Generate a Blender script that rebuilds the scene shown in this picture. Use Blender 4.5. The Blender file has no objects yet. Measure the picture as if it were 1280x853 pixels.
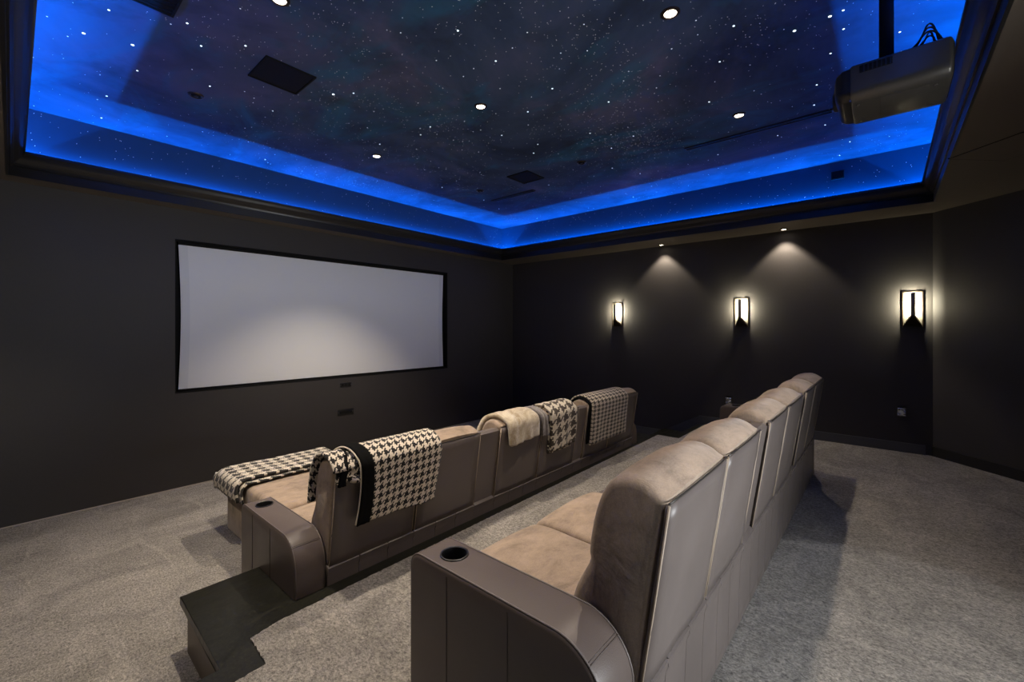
import bpy, bmesh, math, random
from mathutils import Vector, noise as mnoise

SC = bpy.context.scene
COL = SC.collection
PI = math.pi

# ------------------------------------------------------------------ camera
CAM_H = 1.6
cd = bpy.data.cameras.new('camera')
cd.sensor_fit = 'HORIZONTAL'
cd.sensor_width = 36.0
cd.lens = 541.0 / 1280.0 * 36.0
cd.shift_y = -17.5 / 1280.0
cd.clip_start = 0.02
cam = bpy.data.objects.new('camera', cd)
COL.objects.link(cam)
cam.location = (0, 0, CAM_H)
cam.rotation_euler = (PI / 2, 0, -(PI / 2 - math.atan2(468, 541)))
SC.camera = cam

# ------------------------------------------------------------------ world, exposure
w = bpy.data.worlds.new('world')
SC.world = w
w.use_nodes = True
w.node_tree.nodes['Background'].inputs[0].default_value = (0.02, 0.02, 0.025, 1)
w.node_tree.nodes['Background'].inputs[1].default_value = 1.0
SC.view_settings.view_transform = 'Standard'
SC.view_settings.look = 'None'
SC.view_settings.gamma = 1.0
SC.view_settings.exposure = 0.0
SC.view_settings.use_curve_mapping = False
try:
    SC.cycles.use_denoising = True
    SC.cycles.max_bounces = 8
    SC.cycles.diffuse_bounces = 5
    SC.cycles.sample_clamp_indirect = 4.0
except Exception:
    pass

# light levels (room lamps plus the added rear and grazing fills)
COVE_COL = (0.0, 0.19, 1.0)
COVE_W_PER_M = 20.0
GRAZE_FILL_W_PER_M = 24.0
TRAY_W = 165.0        # downlights in the star ceiling
WASH_W = 36.0         # wall washers in the soffit
SIDE_W = 45.0          # soffit downlights on the camera side
BACK_W = 42.0         # rear soffit downlights
SCONCE_W = 10.0
REAR_FILL_W = 38.0          # cool fill light added at the back wall
WARM = (1.0, 0.85, 0.67)
COOL = (0.93, 0.97, 1.0)

# room numbers (metres)
X_L, X_R, Y_F, Y_B = -0.60, 6.158, 5.3075, -1.90
S_Z = 2.77                                   # soffit underside
SX0, SX1, SY0, SY1 = -0.03, 5.62, -0.345, 5.10   # soffit opening
RX0, RX1, RY0, RY1 = -0.13, 5.715, -0.445, 5.19    # recess walls
C_Z = 3.35                                   # star ceiling
P_Z = 0.275                                  # raised floor
ANG = (X_R, -0.36)                           # start of the angled wall


# ------------------------------------------------------------------ cool fill light added at the back wall for the rear sofa
wl_ = bpy.data.lights.new('rear_fill_light', 'AREA')
wl_.shape = 'RECTANGLE'
wl_.size, wl_.size_y = 1.0, 0.85
wl_.energy = REAR_FILL_W
wl_.color = (0.95, 0.98, 1.0)
wl_.spread = math.radians(110)
wo_ = bpy.data.objects.new('rear_fill_light', wl_)
COL.objects.link(wo_)
wo_.location = (1.55, Y_B + 0.035, 1.22)
wo_.rotation_euler = (PI / 2, 0, 0)


# ------------------------------------------------------------------ helpers
def link(name, me, mat=None, parent=None, smooth=False):
    o = bpy.data.objects.new(name, me)
    COL.objects.link(o)
    if mat is not None and not me.materials:
        for m in (mat if isinstance(mat, (list, tuple)) else [mat]):
            me.materials.append(m)
    if smooth:
        for p in me.polygons:
            p.use_smooth = True
    if parent is not None:
        o.parent = parent
    return o


def from_bm(name, bm, mat, parent=None, smooth=False, sharp=None):
    bmesh.ops.recalc_face_normals(bm, faces=bm.faces)
    me = bpy.data.meshes.new(name)
    bm.to_mesh(me)
    bm.free()
    if sharp is not None:
        for p in me.polygons:
            p.use_smooth = True
        me.set_sharp_from_angle(angle=math.radians(sharp))
    return link(name, me, mat, parent, smooth)


def empty(name, loc, label, cat, group=None):
    o = bpy.data.objects.new(name, None)
    o.empty_display_size = 0.05
    COL.objects.link(o)
    o.location = loc
    tag(o, label, cat, group)
    return o


def tag(o, label=None, cat=None, group=None, kind=None):
    if label: o['label'] = label
    if cat: o['category'] = cat
    if group: o['group'] = group
    if kind: o['kind'] = kind
    return o


def struct(o, label=None):
    o['kind'] = 'structure'
    if label: o['label'] = label
    return o


def add_box(bm, x0, x1, y0, y1, z0, z1, bev=0.0, seg=2):
    vs = [bm.verts.new(p) for p in ((x0, y0, z0), (x1, y0, z0), (x1, y1, z0), (x0, y1, z0),
                                    (x0, y0, z1), (x1, y0, z1), (x1, y1, z1), (x0, y1, z1))]
    fs = [bm.faces.new([vs[i] for i in f]) for f in
          ((3, 2, 1, 0), (4, 5, 6, 7), (0, 1, 5, 4), (1, 2, 6, 5), (2, 3, 7, 6), (3, 0, 4, 7))]
    if bev > 0:
        es = list({e for f in fs for e in f.edges})
        bmesh.ops.bevel(bm, geom=es, offset=bev, segments=seg, profile=0.5, affect='EDGES')


def box(name, mat, parent, x0, x1, y0, y1, z0, z1, bev=0.0, seg=2):
    bm = bmesh.new()
    add_box(bm, x0, x1, y0, y1, z0, z1, bev, seg)
    return from_bm(name, bm, mat, parent, sharp=40 if bev > 0 else None)


def add_prism(bm, pts, a, b, axis):
    """pts: 2D polygon in the two remaining axes (x: (y,z), y: (x,z), z: (x,y))."""
    def P(p, t):
        return {'x': (t, p[0], p[1]), 'y': (p[0], t, p[1]), 'z': (p[0], p[1], t)}[axis]
    A = [bm.verts.new(P(p, a)) for p in pts]
    B = [bm.verts.new(P(p, b)) for p in pts]
    n = len(pts)
    fa = bm.faces.new(A)
    fb = bm.faces.new(B[::-1])
    sides = [bm.faces.new([A[i], B[i], B[(i + 1) % n], A[(i + 1) % n]]) for i in range(n)]
    return fa, fb, sides, A, B


def prism(name, mat, parent, pts, a, b, axis, bev=0.0, seg=2):
    bm = bmesh.new()
    fa, fb, s, A, B = add_prism(bm, pts, a, b, axis)
    if bev > 0:
        es = list(fa.edges) + list(fb.edges)
        bmesh.ops.bevel(bm, geom=es, offset=bev, segments=seg, profile=0.5, affect='EDGES')
    return from_bm(name, bm, mat, parent, sharp=40)


def add_tube(bm, path, r, n=8, closed=False, cap=True):
    path = [Vector(p) for p in path]
    m = len(path)
    rings = []
    up = Vector((0, 0, 1))
    prev = None
    for i in range(m):
        a = path[(i - 1) % m] if (closed or i > 0) else path[0]
        b = path[(i + 1) % m] if (closed or i < m - 1) else path[-1]
        t = (b - a)
        t = t.normalized() if t.length > 1e-9 else Vector((1, 0, 0))
        if prev is None:
            s = t.cross(up)
            if s.length < 1e-3: s = t.cross(Vector((1, 0, 0)))
        else:
            s = prev - t * prev.dot(t)
            if s.length < 1e-4: s = t.cross(up)
        s.normalize()
        prev = s
        q = t.cross(s)
        rr = r[i] if isinstance(r, (list, tuple)) else r
        rings.append([bm.verts.new(path[i] + (s * math.cos(2 * PI * k / n) + q * math.sin(2 * PI * k / n)) * rr) for k in range(n)])
    for i in range(m if closed else m - 1):
        A, B = rings[i], rings[(i + 1) % m]
        for k in range(n):
            bm.faces.new([A[k], A[(k + 1) % n], B[(k + 1) % n], B[k]])
    if cap and not closed:
        bm.faces.new(rings[0][::-1])
        bm.faces.new(rings[-1])


def tube(name, mat, parent, path, r, n=8, closed=False):
    bm = bmesh.new()
    add_tube(bm, path, r, n, closed)
    return from_bm(name, bm, mat, parent, smooth=True)


def add_lathe(bm, prof, n=32, c=(0, 0, 0), cap0=True, cap1=True):
    rings = [[bm.verts.new((c[0] + r * math.cos(2 * PI * k / n), c[1] + r * math.sin(2 * PI * k / n), c[2] + z)) for k in range(n)] for r, z in prof]
    for A, B in zip(rings, rings[1:]):
        for k in range(n):
            bm.faces.new([A[k], A[(k + 1) % n], B[(k + 1) % n], B[k]])
    if cap0: bm.faces.new(rings[0][::-1])
    if cap1: bm.faces.new(rings[-1])


def lathe(name, mat, parent, prof, n=32, c=(0, 0, 0), cap0=True, cap1=True):
    bm = bmesh.new()
    add_lathe(bm, prof, n, c, cap0, cap1)
    return from_bm(name, bm, mat, parent, sharp=35)


def spline(pts, n, closed=False):
    """Catmull-Rom through pts, n samples evenly spaced along its length."""
    P = [Vector(p) if len(p) == 3 else Vector((p[0], p[1], 0)) for p in pts]
    m = len(P)
    dense = []
    for i in range(m if closed else m - 1):
        p0 = P[(i - 1) % m] if closed or i > 0 else P[0] * 2 - P[1]
        p1, p2 = P[i], P[(i + 1) % m]
        p3 = P[(i + 2) % m] if closed or i < m - 2 else P[-1] * 2 - P[-2]
        for k in range(14):
            t = k / 14
            dense.append(0.5 * (2 * p1 + (p2 - p0) * t + (2 * p0 - 5 * p1 + 4 * p2 - p3) * t * t + (3 * p1 - p0 - 3 * p2 + p3) * t ** 3))
    dense.append(P[0] if closed else P[-1])
    L = [0.0]
    for a, b in zip(dense, dense[1:]): L.append(L[-1] + (b - a).length)
    out = []
    j = 0
    for i in range(n):
        s = L[-1] * i / (n if closed else n - 1)
        while j < len(L) - 2 and L[j + 1] < s: j += 1
        d = L[j + 1] - L[j]
        out.append(dense[j].lerp(dense[j + 1], (s - L[j]) / d if d > 1e-9 else 0))
    return out


def grid_mesh(name, G, UV, mat, parent=None, thick=0.0, smooth=True, subsurf=0):
    """G[i][j] points -> a sheet with UVs in metres; Solidify gives it its thickness."""
    ni, nj = len(G), len(G[0])
    vs = [p for row in G for p in row]
    fs = [(i * nj + j, (i + 1) * nj + j, (i + 1) * nj + j + 1, i * nj + j + 1) for i in range(ni - 1) for j in range(nj - 1)]
    me = bpy.data.meshes.new(name)
    me.from_pydata([tuple(v) for v in vs], [], fs)
    ul = me.uv_layers.new(name='UVMap')
    uv = [q for row in UV for q in row]
    for l in me.loops:
        ul.data[l.index].uv = uv[l.vertex_index]
    o = link(name, me, mat, parent, smooth)
    if thick:
        md = o.modifiers.new('thickness', 'SOLIDIFY')
        md.thickness = thick
        md.offset = 1.0
        md.use_even_offset = False
    if subsurf:
        md = o.modifiers.new('smooth', 'SUBSURF')
        md.levels = md.render_levels = subsurf
    return o


def copy_tree(o, parent=None):
    c = o.copy()
    COL.objects.link(c)
    if parent is not None: c.parent = parent
    for ch in list(o.children): copy_tree(ch, c)
    return c


def nz(x, y, z=0.0):
    return mnoise.noise(Vector((x, y, z)))


# ------------------------------------------------------------------ materials
class NT:
    def __init__(s, name):
        s.m = bpy.data.materials.new(name)
        s.m.use_nodes = True
        s.t = s.m.node_tree
        s.b = s.t.nodes['Principled BSDF']

    def n(s, typ, **kw):
        x = s.t.nodes.new(typ)
        for k, v in kw.items():
            if k.startswith('i_'):
                key = k[2:]
                x.inputs[int(key) if key.isdigit() else key.replace('_', ' ')].default_value = v
            else:
                setattr(x, k, v)
        return x

    def l(s, a, b):
        s.t.links.new(a, b)

    def math(s, op, a, b=None):
        x = s.t.nodes.new('ShaderNodeMath')
        x.operation = op
        for i, v in enumerate((a, b)):
            if v is None: continue
            if isinstance(v, (int, float)): x.inputs[i].default_value = v
            else: s.l(v, x.inputs[i])
        return x.outputs[0]

    def mix(s, f, a, b, typ='MIX'):
        x = s.t.nodes.new('ShaderNodeMix')
        x.data_type = 'RGBA'
        x.blend_type = typ
        for sock, v in ((x.inputs[0], f), (x.inputs[6], a), (x.inputs[7], b)):
            if isinstance(v, (int, float)): sock.default_value = v
            elif isinstance(v, tuple): sock.default_value = (*v, 1) if len(v) == 3 else v
            else: s.l(v, sock)
        return x.outputs[2]

    def ramp(s, f, stops):
        x = s.t.nodes.new('ShaderNodeValToRGB')
        e = x.color_ramp.elements
        while len(e) < len(stops): e.new(0.5)
        for el, (p, c) in zip(e, stops):
            el.position = p
            el.color = (*c, 1) if isinstance(c, tuple) else (c, c, c, 1)
        s.l(f, x.inputs[0])
        return x.outputs[0]

    def coord(s, out='Object', scale=None):
        x = s.t.nodes.new('ShaderNodeTexCoord').outputs[out]
        if scale:
            mp = s.t.nodes.new('ShaderNodeMapping')
            mp.inputs['Scale'].default_value = scale
            s.l(x, mp.inputs[0])
            x = mp.outputs[0]
        return x

    def noise(s, scale, detail=3.0, rough=0.5, vec=None, dist=0.0):
        x = s.t.nodes.new('ShaderNodeTexNoise')
        x.inputs['Scale'].default_value = scale
        x.inputs['Detail'].default_value = detail
        x.inputs['Roughness'].default_value = rough
        x.inputs['Distortion'].default_value = dist
        if vec is not None: s.l(vec, x.inputs['Vector'])
        return x.outputs['Fac']

    def bump(s, h, strength=0.3, dist=0.01):
        x = s.t.nodes.new('ShaderNodeBump')
        x.inputs['Strength'].default_value = strength
        x.inputs['Distance'].default_value = dist
        s.l(h, x.inputs['Height'])
        s.l(x.outputs[0], s.b.inputs['Normal'])

    def set(s, **kw):
        for k, v in kw.items():
            sock = s.b.inputs[k.replace('_', ' ')]
            if isinstance(v, tuple): sock.default_value = (*v, 1) if len(v) == 3 else v
            elif isinstance(v, (int, float)): sock.default_value = v
            else: s.l(v, sock)
        return s


def plain(name, col, rough=0.5, metal=0.0, spec=0.5, var=0.12, vscale=8.0):
    m = NT(name)
    f = m.noise(vscale, 3, 0.5, m.coord())
    dark = tuple(c * (1 - var) for c in col)
    light = tuple(min(1, c * (1 + var)) for c in col)
    m.set(Base_Color=m.mix(f, dark, light), Roughness=rough, Metallic=metal)
    m.b.inputs['Specular IOR Level'].default_value = spec
    return m.m


def emit(name, col, strength):
    m = NT(name)
    m.set(Base_Color=(0.8, 0.8, 0.8), Emission_Color=col, Emission_Strength=strength)
    return m.m


def mat_wall(name, col):
    m = NT(name)
    c = m.coord()
    weave = m.noise(160, 2, 0.6, m.coord('Object', (1, 1, 0.25)))
    big = m.noise(1.3, 3, 0.6, c)
    k = m.mix(big, tuple(x * 0.88 for x in col), tuple(x * 1.12 for x in col))
    k = m.mix(m.math('MULTIPLY', weave, 0.35), k, tuple(x * 1.6 for x in col))
    m.set(Base_Color=k, Roughness=0.62)
    m.b.inputs['Specular IOR Level'].default_value = 0.35
    m.bump(weave, 0.18, 0.002)
    return m.m


def mat_carpet(name, col):
    m = NT(name)
    c = m.coord()
    fine = m.noise(80, 5, 0.85, m.coord('Object', (1.35, 0.85, 1)), 0.5)
    mid = m.noise(34, 3, 0.6, c)
    nap = m.noise(1.7, 5, 0.62, m.coord('Object', (1.0, 1.9, 1)), 0.9)
    streak = m.noise(2.2, 4, 0.6, m.coord('Object', (2.4, 0.5, 1)), 1.6)
    k = m.ramp(nap, [(0.30, tuple(x * 0.70 for x in col)), (0.5, col), (0.70, tuple(min(1, x * 1.28) for x in col))])
    k = m.mix(m.math('MULTIPLY', m.ramp(streak, [(0.56, 0.0), (0.64, 1.0)]), 0.42), k, tuple(min(1, x * 1.45) for x in col))
    k = m.mix(1.0, k, m.ramp(fine, [(0.36, 0.26), (0.5, 0.92), (0.64, 1.6)]), 'MULTIPLY')
    k = m.mix(0.6, k, m.ramp(mid, [(0.3, 0.8), (0.7, 1.15)]), 'MULTIPLY')
    m.set(Base_Color=k, Roughness=1.0)
    m.b.inputs['Specular IOR Level'].default_value = 0.1
    m.b.inputs['Sheen Weight'].default_value = 0.15
    h = m.math('ADD', fine, m.math('MULTIPLY', mid, 0.8))
    m.bump(h, 1.0, 0.022)
    return m.m


def mat_suede(name, col):
    m = NT(name)
    c = m.coord()
    nap = m.noise(5.5, 6, 0.72, m.coord('Object', (1.0, 1.8, 1.2)), 0.35)
    fine = m.noise(260, 2, 0.5, c)
    k = m.ramp(nap, [(0.30, tuple(x * 0.58 for x in col)), (0.48, col), (0.62, tuple(min(1, x * 1.22) for x in col)), (0.74, tuple(min(1, x * 1.45) for x in col))])
    k = m.mix(0.35, k, m.ramp(fine, [(0.3, 0.7), (0.7, 1.2)]), 'MULTIPLY')
    m.set(Base_Color=k, Roughness=0.92)
    m.b.inputs['Specular IOR Level'].default_value = 0.15
    m.b.inputs['Sheen Weight'].default_value = 0.22
    m.b.inputs['Sheen Roughness'].default_value = 0.45
    m.bump(m.noise(9, 4, 0.6, m.coord('Object', (1, 1, 0.6)), 0.8), 0.25, 0.02)
    return m.m


def mat_leather(name, col, rough=0.42):
    m = NT(name)
    c = m.coord()
    v = m.n('ShaderNodeTexVoronoi', i_Scale=320.0)
    m.l(c, v.inputs['Vector'])
    big = m.noise(3.5, 3, 0.55, c)
    k = m.mix(big, tuple(x * 0.82 for x in col), tuple(x * 1.18 for x in col))
    m.set(Base_Color=k, Roughness=m.ramp(big, [(0.3, rough - 0.06), (0.7, rough + 0.08)]))
    m.b.inputs['Specular IOR Level'].default_value = 0.45
    m.bump(v.outputs['Distance'], 0.12, 0.002)
    return m.m


def mat_hounds(name, period, dark, light):
    """Real 2/2 twill with four dark and four light threads: houndstooth from its weave."""
    m = NT(name)
    uv = m.coord('UV')
    sp = m.n('ShaderNodeSeparateXYZ')
    m.l(uv, sp.inputs[0])
    s = 8.0 / period
    i = m.math('FLOOR', m.math('MULTIPLY', m.math('ADD', sp.outputs[0], 20.0), s))
    j = m.math('FLOOR', m.math('MULTIPLY', m.math('ADD', sp.outputs[1], 20.0), s))
    wa = m.math('LESS_THAN', m.math('MODULO', i, 8.0), 3.5)
    we = m.math('LESS_THAN', m.math('MODULO', j, 8.0), 3.5)
    top = m.math('LESS_THAN', m.math('MODULO', m.math('ADD', i, j), 4.0), 1.5)
    inv = m.math('SUBTRACT', 1.0, top)
    f = m.math('ADD', m.math('MULTIPLY', wa, top), m.math('MULTIPLY', we, inv))
    k = m.mix(f, light, dark)
    fz = m.noise(420, 2, 0.6, uv)
    k = m.mix(0.5, k, m.ramp(fz, [(0.3, 0.65), (0.7, 1.2)]), 'MULTIPLY')
    m.set(Base_Color=k, Roughness=0.95)
    m.b.inputs['Specular IOR Level'].default_value = 0.1
    m.b.inputs['Sheen Weight'].default_value = 0.2
    m.bump(m.math('ADD', fz, m.math('MULTIPLY', f, 0.5)), 0.5, 0.004)
    return m.m


def mat_fur(name, a, b, scale):
    m = NT(name)
    uv = m.coord('Object')
    n1 = m.noise(scale, 4, 0.6, uv, 1.2)
    n2 = m.noise(230, 2, 0.7, m.coord('Object', (1, 1, 0.35)))
    k = m.ramp(n1, [(0.36, a), (0.62, b)])
    k = m.mix(0.45, k, m.ramp(n2, [(0.3, 0.6), (0.7, 1.2)]), 'MULTIPLY')
    m.set(Base_Color=k, Roughness=1.0)
    m.b.inputs['Specular IOR Level'].default_value = 0.05
    m.b.inputs['Sheen Weight'].default_value = 0.6
    m.bump(m.math('ADD', n2, n1), 0.6, 0.01)
    return m.m


def mat_sky(name):
    """Painted night-sky: dark blue, violet and teal clouds and a dusting of painted specks."""
    m = NT(name)
    c = m.coord()
    n1 = m.noise(0.75, 5, 0.6, c, 0.7)
    n2 = m.noise(1.1, 4, 0.6, m.coord('Object', (1.7, 0.8, 1)), 0.9)
    k = m.ramp(n1, [(0.32, (0.020, 0.032, 0.060)), (0.5, (0.048, 0.074, 0.13)), (0.66, (0.10, 0.105, 0.175)), (0.8, (0.20, 0.20, 0.29))])
    k = m.mix(m.ramp(n2, [(0.52, 0.0), (0.68, 0.75)]), k, (0.03, 0.13, 0.21))
    k = m.mix(m.ramp(m.noise(2.0, 4, 0.6, c, 0.5), [(0.5, 0.0), (0.75, 0.6)]), k, (0.02, 0.024, 0.035))
    m.set(Base_Color=k, Roughness=0.8)
    m.b.inputs['Specular IOR Level'].default_value = 0.2
    return m.m


def mat_granite(name):
    m = NT(name)
    c = m.coord()
    v = m.noise(90, 4, 0.7, c)
    s = m.noise(3.0, 4, 0.7, m.coord('Object', (1, 3, 1)), 2.0)
    k = m.ramp(v, [(0.35, (0.006, 0.006, 0.005)), (0.6, (0.016, 0.016, 0.011)), (0.75, (0.04, 0.038, 0.022))])
    k = m.mix(m.ramp(s, [(0.62, 0.0), (0.72, 0.3)]), k, (0.05, 0.045, 0.03))
    m.set(Base_Color=k, Roughness=m.ramp(s, [(0.3, 0.30), (0.7, 0.45)]))
    m.b.inputs['Specular IOR Level'].default_value = 0.28
    return m.m


M = dict(
    wall=mat_wall('wall_fabric', (0.042, 0.038, 0.036)),
    soffit=mat_wall('soffit_paint', (0.125, 0.104, 0.084)),
    crown=plain('crown_paint', (0.018, 0.017, 0.017), 0.38),
    base=plain('baseboard_paint', (0.075, 0.076, 0.080), 0.4),
    sky=mat_sky('painted_night_sky'),
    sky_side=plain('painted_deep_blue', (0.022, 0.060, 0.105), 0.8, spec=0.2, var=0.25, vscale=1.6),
    carpet=mat_carpet('carpet_pile', (0.385, 0.355, 0.318)),
    granite=mat_granite('black_stone'),
    riser=plain('riser_paint', (0.10, 0.080, 0.065), 0.5),
    suede=mat_suede('taupe_suede', (0.285, 0.218, 0.163)),
    leather=mat_leather('brown_leather', (0.088, 0.068, 0.060)),
    leather2=mat_leather('brown_leather_back', (0.115, 0.096, 0.089), 0.42),
    piping_l=plain('piping_pale', (0.36, 0.29, 0.22), 0.6),
    piping_d=plain('piping_dark', (0.012, 0.010, 0.009), 0.5),
    seam=plain('seam_thread', (0.055, 0.043, 0.038), 0.6),
    black=plain('black_plastic', (0.010, 0.010, 0.011), 0.35),
    matte=plain('black_matte', (0.008, 0.008, 0.008), 0.85, spec=0.2),
    grille=plain('black_grille', (0.006, 0.006, 0.006), 0.75, spec=0.2),
    screen=plain('screen_fabric', (0.80, 0.81, 0.82), 0.9, spec=0.1, var=0.015, vscale=2),
    screen2=plain('screen_edge', (0.73, 0.745, 0.77), 0.9, spec=0.1, var=0.01, vscale=2),
    bronze=plain('bronze', (0.045, 0.030, 0.020), 0.38, 0.7),
    bar=plain('bronze_bar', (0.30, 0.25, 0.19), 0.4, 0.3),
    plate=plain('sconce_plate', (0.075, 0.068, 0.052), 0.6),
    proj=plain('projector_shell', (0.10, 0.094, 0.085), 0.34, 0.5),
    glass=plain('lens_glass', (0.01, 0.012, 0.02), 0.05),
    chrome=plain('chrome', (0.6, 0.6, 0.6), 0.18, 1.0),
    h_big=mat_hounds('houndstooth_black_cream', 0.046, (0.010, 0.009, 0.009), (0.62, 0.55, 0.45)),
    h_ott=mat_hounds('houndstooth_folded', 0.085, (0.030, 0.028, 0.026), (0.62, 0.56, 0.46)),
    h_brown=mat_hounds('houndstooth_brown_cream', 0.085, (0.055, 0.042, 0.034), (0.60, 0.54, 0.43)),
    h_small=mat_hounds('houndstooth_small', 0.046, (0.018, 0.014, 0.012), (0.52, 0.45, 0.36)),
    lining=plain('black_fleece', (0.006, 0.006, 0.006), 1.0, spec=0.05, var=0.5, vscale=60),
    cream=mat_fur('cream_fur', (0.36, 0.27, 0.16), (0.66, 0.58, 0.44), 9),
    grey=mat_fur('grey_fleece', (0.12, 0.105, 0.10), (0.24, 0.215, 0.20), 16),
    lamp=emit('lamp_lens', (1.0, 0.86, 0.66), 18.0),
    led=emit('sconce_led', (1.0, 0.90, 0.70), 9.0),
    cove=emit('cove_led', (0.05, 0.25, 1.0), 3.0),
    star1=emit('star_bright', (0.75, 0.92, 1.0), 3.2),
    star2=emit('star_mid', (0.72, 0.85, 1.0), 0.9),
    star3=emit('star_dim', (0.85, 0.85, 0.9), 0.42),
)

# ================================================================== STRUCTURE
def floor_sheet():
    bm = bmesh.new()
    add_box(bm, X_L, X_R, -2.0, Y_F + 0.02, -0.05, 0.0)
    return struct(from_bm('floor', bm, M['carpet']), 'taupe carpet of the lower level in front of the screen')
floor_sheet()

# raised platform: black stone-edged body, carpet laid on it, riser faces
plat = bpy.data.objects.new('platform', None)
COL.objects.link(plat)
plat.location = (2.8, 0, 0)
struct(plat, 'raised platform with black stone edge under the rear sofa row')
def pl(pts): return [(x - 2.8, y) for x, y in pts]
edge = [(X_L, -1.9), (4.62, -1.9), (X_R, -0.36), (X_R, 1.95), (5.13, 1.95), (5.13, 2.62), (4.72, 2.62), (4.72, 2.157),
        (0.915, 2.157), (0.915, 2.625), (0.540, 2.625), (0.530, 1.945), (X_L, 1.945)]
prism('stone_edge', M['granite'], plat, pl(edge), P_Z - 0.042, P_Z, 'z', 0.004)
ris = [(X_L, -1.9), (4.62, -1.9), (X_R, -0.36), (X_R, 1.93), (5.11, 1.93), (5.11, 2.59), (4.72, 2.59), (4.72, 2.15),
       (0.905, 2.15), (0.905, 2.595), (0.565, 2.595), (0.558, 1.92), (X_L, 1.92)]
prism('riser', M['riser'], plat, pl(ris), 0.0, P_Z - 0.042, 'z')
rng = random.Random(4)
ce = [(X_L, -1.9), (4.62, -1.9), (X_R, -0.36), (X_R, 1.86), (5.17, 1.86), (5.17, 2.115)]
def jag(a, b, n, amp):
    out = []
    for i in range(n):
        t = i / n
        j = rng.uniform(-amp, amp)
        dx, dy = b[0] - a[0], b[1] - a[1]
        L = math.hypot(dx, dy)
        out.append((a[0] + dx * t - dy / L * j, a[1] + dy * t + dx / L * j))
    return out
ce += jag((5.17, 2.115), (0.78, 2.062), 300, 0.003)
ce += jag((0.78, 2.062), (0.662, 2.036), 20, 0.0025)
ce += jag((0.662, 2.036), (0.652, 1.832), 34, 0.003)
ce += jag((0.652, 1.832), (X_L, 1.822), 80, 0.003)
prism('carpet', M['carpet'], plat, pl(ce), P_Z, P_Z + 0.007, 'z')
# lower tread in the far aisle
st = bpy.data.objects.new('step', None)
COL.objects.link(st)
st.location = (5.65, 2.2, 0)
struct(st, 'black stone step in the aisle by the sconce wall')
box('tread', M['granite'], st, 5.14 - 5.65, X_R - 5.65, -0.27, 0.23, 0.10, 0.1375, 0.004)
box('riser', M['riser'], st, 5.14 - 5.65, X_R - 5.65, -0.27, 0.21, 0.0, 0.10)

# walls
OX0, OX1, OZ0, OZ1 = 1.055, 4.560, 0.940, 2.472     # screen niche
bm = bmesh.new()
for x0, x1, z0, z1 in ((X_L - 0.1, OX0, -0.05, 3.5), (OX1, X_R + 0.1, -0.05, 3.5), (OX0, OX1, -0.05, OZ0), (OX0, OX1, OZ1, 3.5)):
    add_box(bm, x0, x1, Y_F, Y_F + 0.2, z0, z1)
add_box(bm, OX0 - 0.05, OX1 + 0.05, Y_F + 0.2, Y_F + 0.24, OZ0 - 0.05, OZ1 + 0.05)
struct(from_bm('wall_front', bm, M['wall']), 'dark fabric wall around the sunken screen')
bm = bmesh.new(); add_box(bm, X_R, X_R + 0.15, ANG[1], Y_F + 0.2, -0.05, 3.5)
struct(from_bm('wall_right', bm, M['wall']), 'dark fabric wall carrying the three sconces')
bm = bmesh.new()
e = 0.106
add_prism(bm, [ANG, (4.62, -1.9), (4.62 + e, -1.9 - e), (ANG[0] + 0.15, ANG[1] - 0.06), (ANG[0] + 0.15, ANG[1])], -0.05, 3.5, 'z')
struct(from_bm('wall_angled', bm, M['wall']), 'dark angled wall past the third sconce')
bm = bmesh.new(); add_box(bm, X_L - 0.15, X_L, Y_B - 0.15, Y_F, -0.05, 3.5)
struct(from_bm('wall_left', bm, M['wall']))
bm = bmesh.new(); add_box(bm, X_L, 4.75, Y_B - 0.15, Y_B, -0.05, 3.5)
struct(from_bm('wall_back', bm, M['wall']))

# made-up window around the added rear fill light, behind the camera
wn = bpy.data.objects.new('fill_window_1', None); COL.objects.link(wn)
wn.location = (1.55, Y_B, 1.22); struct(wn, 'added window around the rear fill light, behind the camera')
for nm, a in (('frame_bar', (-0.56, -0.50, -0.49, 0.49)), ('frame_bar', (0.50, 0.56, -0.49, 0.49)), ('frame_bar', (-0.50, 0.50, -0.49, -0.43)), ('frame_bar', (-0.50, 0.50, 0.43, 0.49))):
    box(nm, M['base'], wn, a[0], a[1], -0.01, 0.05, a[2], a[3], 0.004)
box('pane', plain('fill_window_pane', (0.6, 0.65, 0.7), 0.1), wn, -0.50, 0.50, 0.004, 0.014, -0.43, 0.43)

# soffit ring
bm = bmesh.new()
for x0, x1, y0, y1 in ((X_L, SX0, Y_B, Y_F), (SX1, X_R, -0.6, Y_F), (SX0, SX1, SY1, Y_F), (SX0, SX1, Y_B, SY0), (SX1, X_R, Y_B, -0.6)):
    add_box(bm, x0, x1, y0, y1, S_Z, S_Z + 0.030)
struct(from_bm('ceiling_soffit', bm, M['soffit']), 'dark brown lowered soffit around the star ceiling')

# star ceiling with recess walls
cl = bpy.data.objects.new('ceiling', None)
COL.objects.link(cl)
cl.location = (2.8, 2.4, C_Z)
struct(cl, 'night sky painted ceiling with fibre optic stars above blue cove light')
bm = bmesh.new(); add_box(bm, RX0 - 2.85, RX1 - 2.75, RY0 - 2.45, RY1 - 2.35, 0, 0.1)
from_bm('sky_panel', bm, M['sky'], cl)
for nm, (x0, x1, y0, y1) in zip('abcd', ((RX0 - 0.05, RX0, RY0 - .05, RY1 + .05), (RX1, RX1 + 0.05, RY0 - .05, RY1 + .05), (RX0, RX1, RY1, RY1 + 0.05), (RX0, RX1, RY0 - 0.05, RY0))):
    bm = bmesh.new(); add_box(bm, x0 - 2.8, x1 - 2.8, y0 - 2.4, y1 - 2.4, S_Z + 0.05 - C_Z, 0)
    from_bm('recess_wall', bm, M['sky_side'], cl)

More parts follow.
